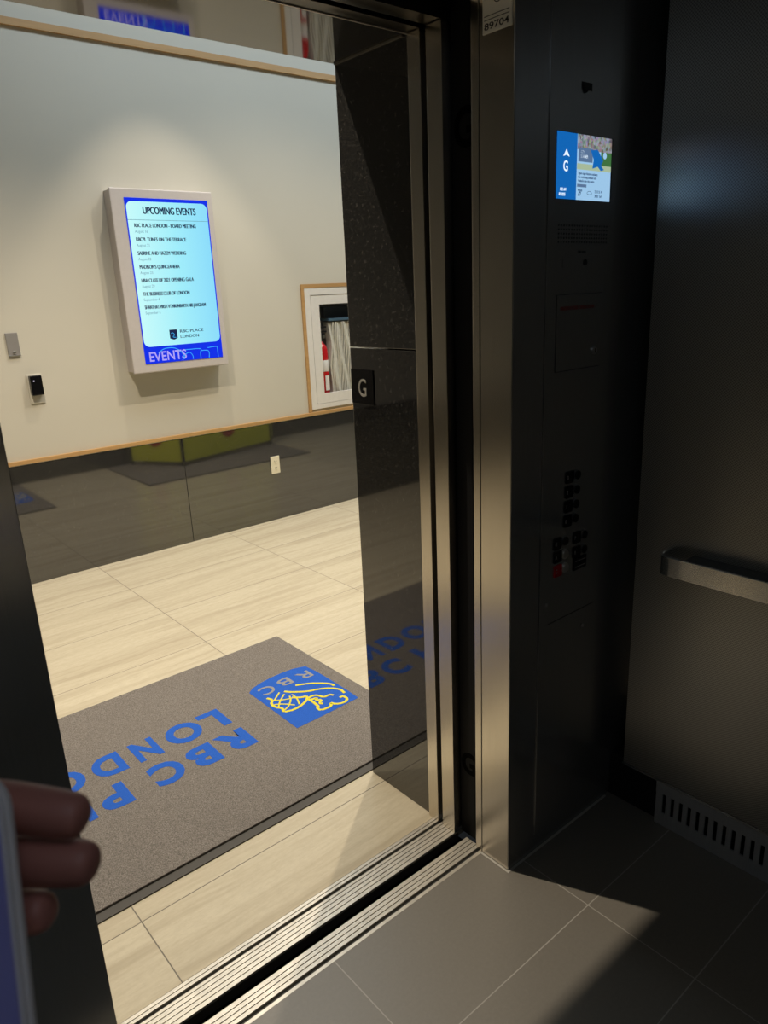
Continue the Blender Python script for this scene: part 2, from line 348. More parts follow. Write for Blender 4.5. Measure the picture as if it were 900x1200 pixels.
# kick plate with vent slots along the right wall
kp = MB(); y = .585-.0235*20; ys = []
KZ0, KZ1 = .05, .10
while y < .845: ys.append(y); y += .0237
ys = [.828-.0237*k for k in range(30)]
prev = .852
kx0, kx1 = 1.638, 1.642
kp.box(kx0, kx1, CY0, .853, 0, KZ0-.010).box(kx0, kx1, CY0, .853, KZ1, .136)
for yc in ys:
    kp.box(kx0, kx1, yc+.005, prev, KZ0-.010, KZ1); prev = yc-.005
kp.box(kx0, kx1, CY0, prev, KZ0-.010, KZ1)
o = kp.build('kick_plate', 'kick'); tag(o, 'dark steel kick plate with a row of vent slots at foot of patterned car wall', 'vent')
struct(box('trim_14', 'blackm', 1.655, 1.70, CY0, .853, 0, .136)); struct(box('trim_15', 'blackm', 1.655, 1.74, .86, 1.012, 0, .14))
# front returns of the car (left one is whole, the right one carries the control panel)
RF, RB = 1.010, 1.120
rr = MB().box(1.205, 1.667, RF, 1.099, 0, CZ, .0012).build('wall_car_front_right', 'dark'); struct(rr)
struct(MB().box(1.2042, 1.2049, RF+.002, 1.098, .001, 2.13).build('trim_16', 'steel'))  # same steel as the return, lighter colour painted for its lit side
struct(MB().box(1.2035, 1.26, 1.1005, RB, 0, 2.15, .001).build('trim_17', 'steel'))
struct(MB().box(CX0, .223, RF, 1.099, 0, CZ, .0012).build('wall_car_front_left', 'dark'))
struct(MB().box(.15, .2245, 1.1005, RB, 0, 2.15, .001).build('trim_18', 'steel'))
struct(MB().box(.223, 1.205, RF, RB, 1.972, CZ, .001).build('wall_car_transom', 'steelx'))
struct(box('trim_19', 'blackm', .12, 1.30, RB, 1.197, 2.12, 2.2))
struct(box('wall_car_cover', 'blackm', CX0, CX1, 1.0, 1.3, CZ, CZ+.05))

struct(MB().box(1.2035, 1.634, 1.003, 1.0095, .0001, .0012).build('trim_22', 'joint')); struct(MB().box(1.197, 1.2034, 1.003, 1.099, .0001, .0012).build('trim_23', 'joint'))
# ---------------------------------------------------------------- sills
def sill(name, label, y_edges, lines, x0=.1, x1=1.215):
    t = empty(name, (x0, (y_edges[0]+y_edges[1])/2, -.01)); tag(t, label, 'sill')
    box('sill_base', 'groove', x0, x1, y_edges[0], y_edges[1], -.03, -.006, t)
    n = MB()
    for a, b in lines: n.box(x0, x1, a, b, -.007, .0005, .0006)
    n.build('ridged_plate', 'alu', t); return t
sill('door_sill', 'ridged metal hall sill running under the elevator door frame', (1.199, 1.284), [(1.200, 1.2105), (1.2125, 1.2225), (1.2245, 1.2345), (1.2365, 1.2465), (1.2485, 1.2560), (1.2655, 1.2735), (1.2755, 1.284)])
sill('door_sill', 'ridged metal car sill between dark gap and grey tile', (1.099, 1.166), [(1.099, 1.108), (1.1185, 1.1285), (1.1305, 1.1405), (1.1425, 1.1525), (1.1545, 1.166)])
struct(box('floor_gap', 'black', .1, 1.3, 1.1, 1.285, -.3, -.12))

# ---------------------------------------------------------------- elevator mats
def floor_mat(x0, x1, y0, y1, label, art):
    t = empty('floor_mat', ((x0+x1)/2, (y0+y1)/2, 0)); tag(t, label, 'mat', )
    MB().box(x0, x1, y0, y1, 0.0005, .004, .001).build('rubber_edge', 'rub', t)
    MB().box(x0+.008, x1-.008, y0+.03, y1-.008, .004, .011, .002).build('pile', 'pile', t)
    return t
mat1 = floor_mat(-.09, 1.509, 1.572, 2.588, 'taupe entrance mat with blue lettering lying before the open elevator', True)
Z = .0112
shield = [(1.1645, 1.9195), (1.2700, 1.9200), (1.4400, 1.9260), (1.4430, 1.9899), (1.4445, 2.06), (1.4445, 2.13), (1.4430, 2.20), (1.4360, 2.262), (1.39, 2.280), (1.34, 2.2845), (1.29, 2.2835), (1.2398, 2.277), (1.1905, 2.2624), (1.1649, 2.2416), (1.1655, 2.15), (1.165, 2.03)]
em = MB().prism([(x, y_, Z-.001) for x, y_ in shield], (0, 0, .0014)).build('shield_emblem', 'blue', mat1)
lion = [[(1.3225, 2.1636), (1.3721, 2.1383), (1.4099, 2.101), (1.4275, 2.0758), (1.4278, 2.0567)],
 [(1.2664, 2.157), (1.282, 2.1341), (1.3326, 2.0919), (1.367, 2.081), (1.4053, 2.0555), (1.429, 2.02), (1.4235, 1.9875)],
 [(1.1926, 2.1621), (1.2032, 2.137), (1.1811, 2.1153), (1.1842, 2.0811), (1.1985, 2.0629), (1.1856, 2.0381), (1.2248, 2.0233), (1.2718, 2.0337), (1.3028, 2.054), (1.3079, 2.0712), (1.2895, 2.0744), (1.263, 2.1004)],
 [(1.2489, 2.1636), (1.2045, 2.1285)], [(1.2562, 2.1413), (1.2167, 2.1093), (1.1901, 2.0782)], [(1.2628, 2.1154), (1.2521, 2.0891), (1.2201, 2.0559), (1.1942, 2.0463)],
 [(1.1992, 2.1337), (1.2286, 2.1092), (1.26, 2.0959)], [(1.1893, 2.1045), (1.2177, 2.0823), (1.2419, 2.0487)], [(1.275, 2.1184), (1.2743, 2.0819), (1.2568, 2.0412)],
 [(1.3028, 2.054), (1.3281, 2.0558), (1.3416, 2.0455), (1.3485, 2.0165), (1.3774, 2.0178), (1.3844, 2.0035)],
 [(1.3018, 2.0477), (1.3019, 2.0043), (1.297, 1.9737), (1.2899, 1.9779), (1.2881, 1.9519), (1.3356, 1.9473), (1.3442, 1.9728), (1.3528, 1.9473), (1.3842, 1.9337), (1.4079, 1.948), (1.4076, 1.9733), (1.391, 1.9748)],
 [(1.3049, 2.0374), (1.3323, 2.0325), (1.3139, 2.0212), (1.3364, 2.0094), (1.3119, 1.9945), (1.3219, 1.9847)]]
ln = MB()
for k, p_ in enumerate(lion): ln.stroke([(x, y_, Z+.0004) for x, y_ in p_], .0105 if k in (0, 1, 2, 9, 10, 11) else .006, (0, 0, 1), .0006+k*.00002)
ln.build('lion_and_globe', 'yel', em)
def fit(name, ch, xa, xb, yb, yt, z, m, parent, bold):
    """one letter fitted into the floor rectangle xa > xb (reading towards -x), baseline yb, top yt"""
    o = text(name, ch, .1, m, None, (0, 0, 0), (-1, 0, 0), (0, -1, 0), bold=bold, depth=.0008)
    xs_ = [v.co.x for v in o.data.vertices]; ys_ = [v.co.y for v in o.data.vertices]
    ax, bx, ay, by = max(xs_), min(xs_), max(ys_), min(ys_); of = origin(parent)
    for v in o.data.vertices:
        v.co = Vector((xa+(v.co.x-ax)/(bx-ax)*(xb-xa), yb+(v.co.y-ay)/(by-ay)*(yt-yb), z+v.co.z))-of
    o.parent = parent; return o
for ch, xa, xb, yb, yt in (('R', 1.420, 1.362, 2.232, 2.178), ('B', 1.334, 1.280, 2.243, 2.188), ('C', 1.254, 1.196, 2.240, 2.180)):
    fit('emblem_letter', ch, xa, xb, yb, yt, Z+.0006, 'greyink', em, .002)
for y0, y1, seq in ((2.064, 1.944, (('R', 1.026, .915), ('B', .899, .804), ('C', .780, .677), ('P', .600, .512), ('L', .487, .415), ('A', .402, .295), ('C', .283, .180), ('E', .160, .085))),
                    (2.233, 2.111, (('L', 1.020, .935), ('O', .926, .802), ('N', .768, .685), ('D', .648, .550), ('O', .524, .402), ('N', .375, .290)))):
    for ch, xa, xb in seq:
        e_ = .002 if ch in 'OC' else 0
        fit('letter', ch, xa, xb, y0+e_, y1-e_, Z, 'blue', mat1, .0058)
mat2 = floor_mat(2.25, 3.85, 1.572, 2.52, 'plain dark mat before the second elevator, seen mirrored in granite wainscot', False)

# folding barrier standing at the second elevator (seen in the wainscot's reflection)
bt = empty('folding_barrier', (3.1, 1.9, 0)); tag(bt, 'yellow-green folding barrier with red round sign, mirrored in black granite wainscot', 'barrier')
pp = [(2.47, 1.66), (2.76, 2.10), (3.80, 1.88), (3.98, 1.62)]
for (ax, ay), (bx, by) in zip(pp, pp[1:]):
    a = Vector((ax, ay, .05)); b = Vector((bx, by, .05)); dr = (b-a).normalized(); nn = Vector((-dr.y, dr.x, 0))*.012
    a = a+dr*.012; b = b-dr*.012
    pn = MB().prism([a, b, b+Vector((0, 0, .9)), a+Vector((0, 0, .9))], nn).build('panel', 'hi', bt)
    if (b-a).length > .5:
        c = (a+b)/2+Vector((0, 0, .22)); MB().cyl(c+nn*1.02, c+nn*1.25, .085, seg=32).build('round_sign', 'red', pn)
    c = (a+b)/2+Vector((-.03, 0, .62)); MB().cyl(c+nn*1.02, c+nn*1.25, .08, seg=32).build('round_sign', 'red', pn)
for ax, ay in pp: MB().box(ax-.014, ax+.014, ay-.014, ay+.014, .011, .98, .003).build('post', 'blackm', bt)

# ---------------------------------------------------------------- wall display
def screen_pt(u, v, dy=0): return Vector((1.670+.477*u, 4.0085-dy, 1.963-.857*v))
dsp = empty('wall_display', (1.89, 4.06, 1.05)); tag(dsp, 'portrait wall display in grey housing listing upcoming events on cream wall', 'display')
hs = MB(); hs.box(1.598, 2.181, 4.010, 4.030, 1.058, 2.009, .006).box(1.606, 2.173, 4.029, 4.1095, 1.066, 2.001)
hs.build('housing', 'bezel', dsp)
X_, Z_ = (1, 0, 0), (0, 0, 1)
a, b = screen_pt(0, 0), screen_pt(1, 1)
sc = MB().box(a.x, b.x, 4.0075, 4.0098, b.z, a.z).build('screen', 'scrblue', dsp)
def rrect(u0, u1, v0, v1, rad, y_):
    p0 = screen_pt(u0, v0); p1 = screen_pt(u1, v1); out = []
    for cx, cz, s in ((p1.x-rad, p0.z-rad, 0), (p0.x+rad, p0.z-rad, 90), (p0.x+rad, p1.z+rad, 180), (p1.x-rad, p1.z+rad, 270)):
        for k in range(7):
            an = math.radians(s+15*k); out.append((cx+rad*math.cos(an), y_, cz+rad*math.sin(an)))
    return out
MB().prism(rrect(.012, .985, .02, .893, .032, 4.0074), (0, -.0006, 0)).build('white_page', 'scrwhite', sc)
tb = MB(); ty = 4.0064
def stx(body, u, v, size, width, mbx, bold=.0003, fat=0):
    # width: target width as a fraction of the screen
    tmp = bpy.data.curves.new('t', 'FONT'); tmp.body = body; tmp.size = size/.72; oo = bpy.data.objects.new('t', tmp); COL.objects.link(oo); bpy.context.view_layer.update(); wd = oo.dimensions.x; bpy.data.objects.remove(oo)
    p = screen_pt(u, v); text('', body, size, None, sc, (p.x, ty, p.z-size/2), X_, Z_, sx=width*.477/wd, bold=bold, depth=.0006) if isinstance(mbx, tuple) is False else text(mbx[0], body, size, mbx[1], sc, (p.x, ty, p.z-size/2), X_, Z_, sx=width*.477/wd, bold=bold, depth=.0006, fat=fat)
stx('UPCOMING EVENTS', .195, .070, .037, .635, ('title', 'ink'), 0, .0032)
evs = [('RBC PLACE LONDON - BOARD MEETING', 'August 16', .74, .15), ('RBCPL TUNES ON THE TERRACE', 'August 21', .60, .15), ('SABRINE AND HAZEM WEDDING', 'August 22', .58, .15), ("MADISON'S QUINCEANERA", 'August 23', .48, .15),
       ('HBA CLASS OF 2021 OPENING GALA', 'August 29', .64, .15), ('THE BUSINESS CLUB OF LONDON', 'September 4', .57, .19), ('SHANTHAT VIRSH VT NRUNBARYA NRI JANGDAM', 'September 6', .76, .18)]
t2 = MB()
for k, (e, dt, wd, w2) in enumerate(evs):
    stx(e, .075, .158+.0815*k, .0195, wd, ('event_line', 'ink'), 0, .0018); stx(dt, .075, .193+.0815*k, .0145, w2, ('date_line', 'ink2'), 0)
t2.box(screen_pt(.012, 0).x, screen_pt(.985, 0).x, ty, 4.0069, screen_pt(0, .1285).z, screen_pt(0, .1255).z); t2.build('divider', 'ink2', sc)
lg = MB(); p0 = screen_pt(.335, .795); p1 = screen_pt(.43, .86)
lg.prism([(p0.x, 4.0068, p0.z), (p1.x, 4.0068, p0.z), (p1.x, 4.0068, p1.z+.008), ((p0.x+p1.x)/2, 4.0068, p1.z), (p0.x, 4.0068, p1.z+.008)][::-1], (0, -.0008, 0))
stx('RBC PLACE', .465, .808, .0165, .30, ('footer_line', 'ink'), 0, .001); stx('LONDON', .465, .842, .0165, .235, ('footer_line', 'ink'), 0, .001)
lg.build('footer_logo', 'ink', sc)
lg = MB(); lg.stroke([(p0.x+.008, 4.0058, p0.z-.02), (p0.x+.02, 4.0058, p0.z-.016), (p0.x+.03, 4.0058, p0.z-.03), (p0.x+.014, 4.0058, p0.z-.04), (p0.x+.036, 4.0058, p0.z-.044)], .003, (0, -1, 0), .0004); lg.build('logo_line', 'cyan', sc)
stx('EVENTS', .045, .955, .052, .46, ('events_word', 'lilac'), .001)
ol = MB()
def sp3(u, v): q = screen_pt(u, v); return (q.x, 4.0066, q.z)
ol.stroke([sp3(.5, .930), sp3(.71, .930), sp3(.715, .94), sp3(.70, .955), sp3(.70, .997)], .0035, (0, -1, 0), .0005)
ol.stroke([sp3(.71, .945), sp3(.80, .945), sp3(.82, .96), sp3(.81, .997)], .0035, (0, -1, 0), .0005)
ol.stroke([sp3(.80, .93), sp3(.93, .925), sp3(.935, .935), sp3(.935, .997)], .0035, (0, -1, 0), .0005)
ol.stroke([sp3(.17, .935), sp3(.24, .91), sp3(.36, .908), sp3(.44, .93), sp3(.48, .96), sp3(.49, .99)], .0035, (0, -1, 0), .0005)
ol.stroke([sp3(.46, .995), sp3(.5, .96), sp3(.56, .945), sp3(.6, .97), sp3(.6, .995)], .003, (0, -1, 0), .0005)
ol.build('outline_drawing', 'cyan', sc)

# ---------------------------------------------------------------- small wall fittings
t = empty('wall_switch', (1.033, 4.10, 1.26)); tag(t, 'small grey steel switch plate on cream wall at left edge', 'switch')
MB().box(1.004, 1.062, 4.102, 4.1095, 1.206, 1.318, .002).build('plate', 'plate', t); MB().box(1.026, 1.040, 4.097, 4.102, 1.214, 1.228, .002).build('key_lock', 'lightmetal', t)
MB().box(1.004, 1.062, 4.099, 4.103, 1.203, 1.208, .001).build('lower_lip', 'lightmetal', t)
t = empty('card_reader', (1.105, 4.1, 1.04)); tag(t, 'small black card reader on cream wall, below the grey switch plate', 'card reader')
MB().box(1.076, 1.134, 4.072, 4.108, .999, 1.099, .005).build('body', 'blackgl', t); MB().box(1.068, 1.142, 4.102, 4.1095, .955, 1.105, .003).build('backplate', 'paint', t)
MB().cyl((1.092, 4.071, 1.073), (1.092, 4.073, 1.073), .003).build('indicator_light', emit('indicator', (.9, .8, 1), 1.2), t)
t = empty('power_outlet', (2.49, 4.085, .37)); tag(t, 'ivory duplex power outlet on the black granite wainscot', 'outlet')
pl = MB().box(2.456, 2.522, 4.083, 4.0895, .315, .431, .003).build('cover_plate', 'ivory', t)
for zc in (.395, .350):
    s_ = MB().cyl((2.489, 4.0835, zc), (2.489, 4.0815, zc), .015, seg=24).build('socket', 'ivory', t)
    MB().box(2.4815, 2.4835, 4.0805, 4.082, zc-.001, zc+.009).box(2.4945, 2.4965, 4.0805, 4.082, zc-.001, zc+.009).cyl((2.489, 4.0805, zc-.008), (2.489, 4.082, zc-.008), .0025, seg=10).build('slots', 'slot', s_)

# fire cabinet
fc = empty('fire_cabinet', (3.17, 4.11, .70)); tag(fc, 'white recessed fire cabinet with glass door and oak frame beside black granite jamb', 'cabinet')
FX0, FX1 = 2.800, 3.54
MB().box(FX0, FX0+.022, 4.098, 4.1095, .673, 1.478).box(FX1-.022, FX1, 4.098, 4.1095, .673, 1.478).box(FX0, FX1, 4.098, 4.1095, 1.478, 1.500).build('oak_frame', 'oak', fc)
MB().box(FX0+.022, 2.868, 4.101, 4.1095, .690, 1.478).box(3.472, FX1-.022, 4.101, 4.1095, .690, 1.478).box(2.868, 3.472, 4.101, 4.1095, 1.4315, 1.478).box(2.868, 3.472, 4.101, 4.1095, .690, .7195).build('face_trim', 'cab', fc)
dx0, dx1, dz0, dz1 = 2.872, 3.468, .722, 1.429; gx0, gx1, gz0, gz1 = 2.937, 3.403, .786, 1.370
dr = MB().box(dx0, gx0, 4.104, 4.122, dz0, dz1).box(gx1, dx1, 4.104, 4.122, dz0, dz1).box(gx0, gx1, 4.104, 4.122, dz0, gz0).box(gx0, gx1, 4.104, 4.122, gz1, dz1).build('door', 'cab', fc)
MB().box(gx0, gx1, 4.112, 4.115, gz0, gz1).build('glass_pane', 'glass', dr)
MB().box(3.415, 3.432, 4.094, 4.106, 1.04, 1.12, .003).build('latch', 'lightmetal', dr)
MB().box(dx0, dx1, 4.255, 4.265, dz0, dz1).box(dx0, dx0+.004, 4.124, 4.255, dz0, dz1).box(dx1-.004, dx1, 4.124, 4.255, dz0, dz1).box(dx0, dx1, 4.124, 4.255, dz1-.004, dz1).box(dx0, dx1, 4.124, 4.255, dz0, dz0+.004).build('liner', 'cabin', fc)
ex = empty('fire_extinguisher', (2.985, 4.20, .7265)); tag(ex, 'red fire extinguisher with white label standing inside the fire cabinet', 'fire extinguisher')
ex_c = (2.988, 4.180, .727)
MB().lathe(ex_c, [(.030, 0), (.040, .004), (.042, .015), (.042, .315), (.040, .345), (.032, .372), (.016, .388), (.014, .398)]).build('cylinder', 'red', ex, True)
MB().lathe((ex_c[0], ex_c[1], .727), [(.0424, .20), (.0428, .201), (.0428, .275), (.0424, .276)]).build('label', 'white', ex, True)
MB().prism([(2.975, 4.137, .80), (3.006, 4.137, .80), (3.006, 4.137, .90), (2.975, 4.137, .90)], (0, -.001, 0)).build('label', 'white', ex)
MB().cyl((ex_c[0], ex_c[1], 1.12), (ex_c[0], ex_c[1], 1.175), .014).box(2.965, 3.005, 4.172, 4.188, 1.165, 1.18, .002).build('valve', 'blackm', ex)
MB().box(2.955, 3.035, 4.172, 4.186, 1.185, 1.196, .003).box(2.955, 3.035, 4.172, 4.186, 1.215, 1.226, .003).build('handle', 'blackm', ex)
MB().cyl((3.008, 4.185, 1.158), (3.008, 4.17, 1.158), .013).build('gauge', 'lightmetal', ex)
hm = MB(); pts = [(2.99, 4.18, 1.165), (3.018, 4.20, 1.14), (3.020, 4.228, 1.05), (3.020, 4.232, .86)]
for a, b in zip(pts, pts[1:]): hm.cyl(a, b, .009, seg=12)
hm.build('discharge_hose', 'blackm', ex, True)
hs = empty('fire_hose', (3.2, 4.25, .74)); tag(hs, 'folded pale canvas fire hose hanging in the fire cabinet', 'fire hose')
hb = MB()
for i in range(26):
    x = 3.056+i*.0145; pts = []
    for k in range(13):
        z = .745+.505*k/12; pts.append((x+.006*math.sin(k*.9+i*.7), 4.190+.008*math.sin(k*.6+i*1.3), z))
    for (a, b) in zip(pts, pts[1:]): hb.prism([Vector(a)+Vector((-.0055, -.030, 0)), Vector(a)+Vector((.0055, -.030, 0)), Vector(a)+Vector((.0055, .030, 0)), Vector(a)+Vector((-.0055, .030, 0))], Vector(b)-Vector(a))
hb.build('hose_folds', 'hose', hs)
MB().box(3.041, 3.44, 4.15, 4.25, 1.258, 1.275, .003).build('hanging_bar', 'bluebar', hs)
MB().box(3.05, 3.43, 4.21, 4.25, 1.275, 1.35, .003).build('rack', 'rack', hs)
nz = empty('hose_nozzle', (2.955, 4.26, 1.2)); 
MB().lathe((2.962, 4.225, 1.245), [(.013, 0), (.015, .02), (.010, .04), (.009, .09), (.012, .11), (.014, .13)]).build('nozzle_body', 'bluebar', nz, True)
MB().cyl((2.962, 4.225, 1.32), (2.962, 4.254, 1.32), .012).build('wall_clip', 'rack', nz)
tag(nz, 'dark hose nozzle clipped above the fire extinguisher in the cabinet', 'nozzle')

# G plate on the granite jamb
t = empty('floor_sign', (JR, 1.517, 1.16)); tag(t, 'small black square sign with raised G on the granite jamb', 'sign')
MB().box(JR-.003, JR-.0003, 1.470, 1.5615, 1.162, 1.252, .0008).build('plate', 'blackgl', t)
text('letter_g', 'G', .047, 'silver', t, (JR-.0034, 1.533, 1.183), (0, -1, 0), Z_, sx=.78, bold=.0002, depth=.0014)
text('braille', '::.', .008, 'blackm', t, (JR-.0034, 1.552, 1.19), (0, -1, 0), Z_, depth=.001)

# certificate plate on the car column
t = empty('number_plate', (1.204, 1.05, 1.905)); tag(t, 'etched steel plate reading 89704 at top of the bright door column', 'plate')
MB().box(1.2025, 1.2040, 1.0165, 1.0885, 1.905, 2.015, .0004).build('plate', 'cert', t)
XP = 1.2022
text('number', '89704', .0115, 'etch', t, (XP, 1.0845, 1.911), (0, -1, 0), Z_, sx=1.55, bold=.0001)
c = MB()
for z in (1.927, 1.9335): c.stroke([(XP, 1.084, z), (XP, 1.05, z+.0003), (XP, 1.022, z)], .0012, (-1, 0, 0), .0003)
cp = [(XP, 1.050+.011*math.cos(k*math.pi/8), 1.962+.011*math.sin(k*math.pi/8)) for k in range(17)]
c.stroke(cp, .0016, (-1, 0, 0), .0003); c.stroke([(XP, 1.058, 1.968), (XP, 1.051, 1.953), (XP, 1.046, 1.966), (XP, 1.042, 1.957)], .0014, (-1, 0, 0), .0004)
c.build('etched_emblem', 'etch', t)

# ---------------------------------------------------------------- car operating panel
P = empty('control_panel', (1.43, RF, .4)); tag(P, 'dark steel elevator control panel with lit screen, grille and floor buttons', 'control panel')
FP = RF-.0025   # face of the panel
fp = MB().box(1.309, 1.553, FP, RF-.0003, .05, 2.25, .0006).build('faceplate', 'dark', P)
sx0, sx1, sz0, sz1 = 1.332, 1.524, 1.613, 1.739
scn = MB().box(sx0, sx1+.004, FP-.0008, FP-.0002, sz0-.001, sz1+.001).build('screen', 'blackgl', P)
def sp2(u, v): return (sx0+(sx1-sx0)*u, sz1-(sz1-sz0)*v)
def quad(name, u0, u1, v0, v1, m, par, k=1):
    a = sp2(u0, v0); b = sp2(u1, v1); yy = FP-.0008-.0002*k
    return MB().box(a[0], b[0], yy-.0002, yy+.0001, b[1], a[1]).build(name, m, par)
sblue = emit('panel_blue', (.006, .13, .46), 1.0); spale = emit('panel_pale', (.33, .56, .80), 1.0); swh = emit('panel_white', (.75, .88, 1), 1.1); sgr = emit('panel_slate', (.10, .17, .30), 1)
quad('blue_column', 0, .355, 0, 1, sblue, scn); quad('news_area', .355, 1, 0, 1, spale, scn)
def photo_mat():
    m, tt, b = newmat('panel_photo'); v = nd(tt, 'ShaderNodeTexVoronoi'); v.inputs['Scale'].default_value = 190; tt.links.new(coords(tt), v.inputs['Vector'])
    hs_ = nd(tt, 'ShaderNodeMix', data_type='RGBA', blend_type='MULTIPLY'); hs_.inputs[0].default_value = 1; tt.links.new(v.outputs['Color'], hs_.inputs[6]); hs_.inputs[7].default_value = (.38, .42, .55, 1)
    b.inputs['Base Color'].default_value = (0, 0, 0, 1); hv = nd(tt, 'ShaderNodeHueSaturation'); hv.inputs['Saturation'].default_value = .45; tt.links.new(hs_.outputs[2], hv.inputs['Color']); tt.links.new(hv.outputs[0], b.inputs['Emission Color']); b.inputs['Emission Strength'].default_value = .8; return m
quad('crowd_picture', .36, 1, 0, .23, photo_mat(), scn, 2)
quad('green_patch', .80, 1, .23, .44, emit('panel_green', (.05, .16, .05), 1), scn, 2); quad('grass_strip', .36, 1, .44, .53, emit('panel_grass', (.38, .48, .32), 1), scn, 2); quad('slate_caption', .38, .64, .2, .41, sgr, scn, 3)
yb = FP-.0016
a = [sp2(.60, .22), sp2(.73, .20), sp2(.84, .36), sp2(.80, .44), sp2(.86, .50), sp2(.80, .52), sp2(.74, .46), sp2(.64, .50), sp2(.66, .36)]
MB().prism([(x, yb, z) for x, z in a], (0, -.0003, 0)).build('blue_figure', sblue, scn)
a = sp2(.87, .28); MB().cyl((a[0], yb, a[1]), (a[0], yb-.0003, a[1]), .0065, seg=16).build('head_figure', spale, scn)
tb = MB(); TY = FP-.0014
def ptx(body, u, v, size, mbx, sx=.8, bold=.0002): q = sp2(u, v); text('lettering', body, size, mbx, scn, (q[0], TY, q[1]), X_, Z_, sx=sx, bold=bold, depth=.0004)
ptx('G', .115, .575, .020, swh, .80, .0005)
tb = MB(); q = [sp2(.11, .36), sp2(.165, .25), sp2(.22, .36), sp2(.165, .335)]; tb.prism([(x, TY, z) for x, z in q], (0, -.0003, 0)); tb.build('arrow', swh, scn)
ptx('8:22 AM', .07, .875, .0058, swh, .72, .0001); ptx('8/16/2025', .05, .95, .0058, swh, .66, .0001)
ptx('CITY', .42, .28, .005, swh, .8); ptx('SUMMER', .42, .35, .006, swh, .8)
pink = emit('panel_ink', (.02, .06, .16), 1)
for k, s_ in enumerate(('Open stage theatre continues', 'the week-long outdoor arts', 'festival in the city centre')): ptx(s_, .385, .605+.058*k, .0052, pink, .80, 0)
ptx('29\u00b0', .385, .935, .013, pink, .62, .0001); ptx('27 23 25  M', .70, .875, .0052, pink, .80, 0); ptx('30 20  Th F', .70, .945, .0052, pink, .80, 0)
tb = MB(); cl = [sp2(.60+.045*math.cos(k*math.pi/6), .89+.035*math.sin(k*math.pi/6)*(1 if k > 6 else .5)) for k in range(13)]
tb.stroke([(x, TY, z) for x, z in cl], .0008, (0, -1, 0), .0003)
tb.build('cloud_icon', pink, scn); quad('tag_bar', .37, .54, .755, .80, sgr, scn, 3)
gh = MB()
for i in range(20):
    for j in range(5):
        x = 1.346+i*.00915; z = 1.562-j*.0083; gh.cyl((x, FP+.0002, z), (x, FP-.0004, z), .0021, seg=8)
gh.build('speaker_grille', 'etch', P)
text('caption', 'TEST KEYS', .0045, 'etch', P, (1.415, FP-.0002, 1.507), X_, Z_, bold=.0003)
MB().box(1.362, 1.512, FP-.0008, FP, 1.476, 1.497, .0003).build('emergency_light_bar', 'dark', P)
MB().cyl((1.442, FP, 1.487), (1.442, FP-.0022, 1.487), .0065, seg=20).build('key_hole', 'etch', P)
MB().cyl((1.422, FP, 1.825), (1.422, FP-.002, 1.825), .009, seg=20).box(1.410, 1.446, FP-.0008, FP, 1.822, 1.836).build('camera_dome', 'etch', P)
cb = MB().box(1.345, 1.511, FP-.0016, FP-.0002, 1.259, 1.421, .0004).build('service_cabinet_door', 'dark', P)
gm = MB(); 
for bx in ((1.3435, 1.3450, 1.258, 1.422), (1.511, 1.5125, 1.258, 1.422), (1.3435, 1.5125, 1.421, 1.4225), (1.3435, 1.5125, 1.2575, 1.259)): gm.box(bx[0], bx[1], FP-.0005, FP, bx[2], bx[3])
gm.build('door_gap', 'etch', P)
text('caption', 'FIREFIGHTERS OPERATION', .0075, 'redink', cb, (1.356, FP-.0018, 1.3895), X_, Z_, sx=1.0, bold=.0003)
MB().cyl((1.486, FP-.0016, 1.295), (1.486, FP-.006, 1.295), .0085, seg=24).build('lock', 'lightmetal', cb); MB().box(1.4848, 1.4872, FP-.0066, FP-.006, 1.290, 1.300).build('lock_slot', 'etch', cb)
def button(xc, zc, face, ring, mark=None):
    pl = MB().box(xc-.022, xc+.007, FP-.002, FP, zc-.0155, zc+.0135, .003).build('button_plate', face, P)
    if mark: text('button_mark', mark, .010, 'lightmetal', pl, (xc-.018, FP-.0024, zc-.006), X_, Z_, sx=.8, bold=.0001)
    bt_ = MB().cyl((xc+.020, FP, zc), (xc+.020, FP-.004, zc), .0125, seg=28).build('button_ring', 'dark' if ring != 'lightmetal' else 'lightmetal', pl, False)
    MB().cyl((xc+.020, FP-.004, zc), (xc+.020, FP-.006, zc), .0105, seg=28).build('button_cap', ring, bt_)
for k, mk in enumerate('3210'): button(1.418-.001*k, 1.009-.0357*k, 'blackgl', 'blackgl', mk)
button(1.378, .853, 'blackgl', 'blackgl', 'G'); button(1.455, .850, 'blackgl', 'blackgl', 'P')
button(1.380, .819, 'blackgl', 'lightmetal', 'A'); button(1.456, .812, 'blackgl', 'blackgl', 'B')
button(1.382, .783, 'red', 'lightmetal', 'C'); 
t3 = MB().box(1.437, 1.490, FP-.002, FP, .763, .795, .002).build('button_plate', 'blackgl', P); MB().box(1.444, 1.486, FP-.0026, FP-.002, .770, .772).box(1.444, 1.486, FP-.0026, FP-.002, .785, .787).build('button_mark', 'plate', t3)
MB().cyl((1.333, FP, .705), (1.333, FP-.002, .705), .004, seg=12).build('screw', 'plate', P); MB().cyl((1.486, FP, .60), (1.486, FP-.003, .60), .0045, seg=16).build('lower_lock', 'plate', P)
MB().box(1.34, 1.53, FP-.0003, FP, .649, .651).build('panel_seam', 'etch', P)

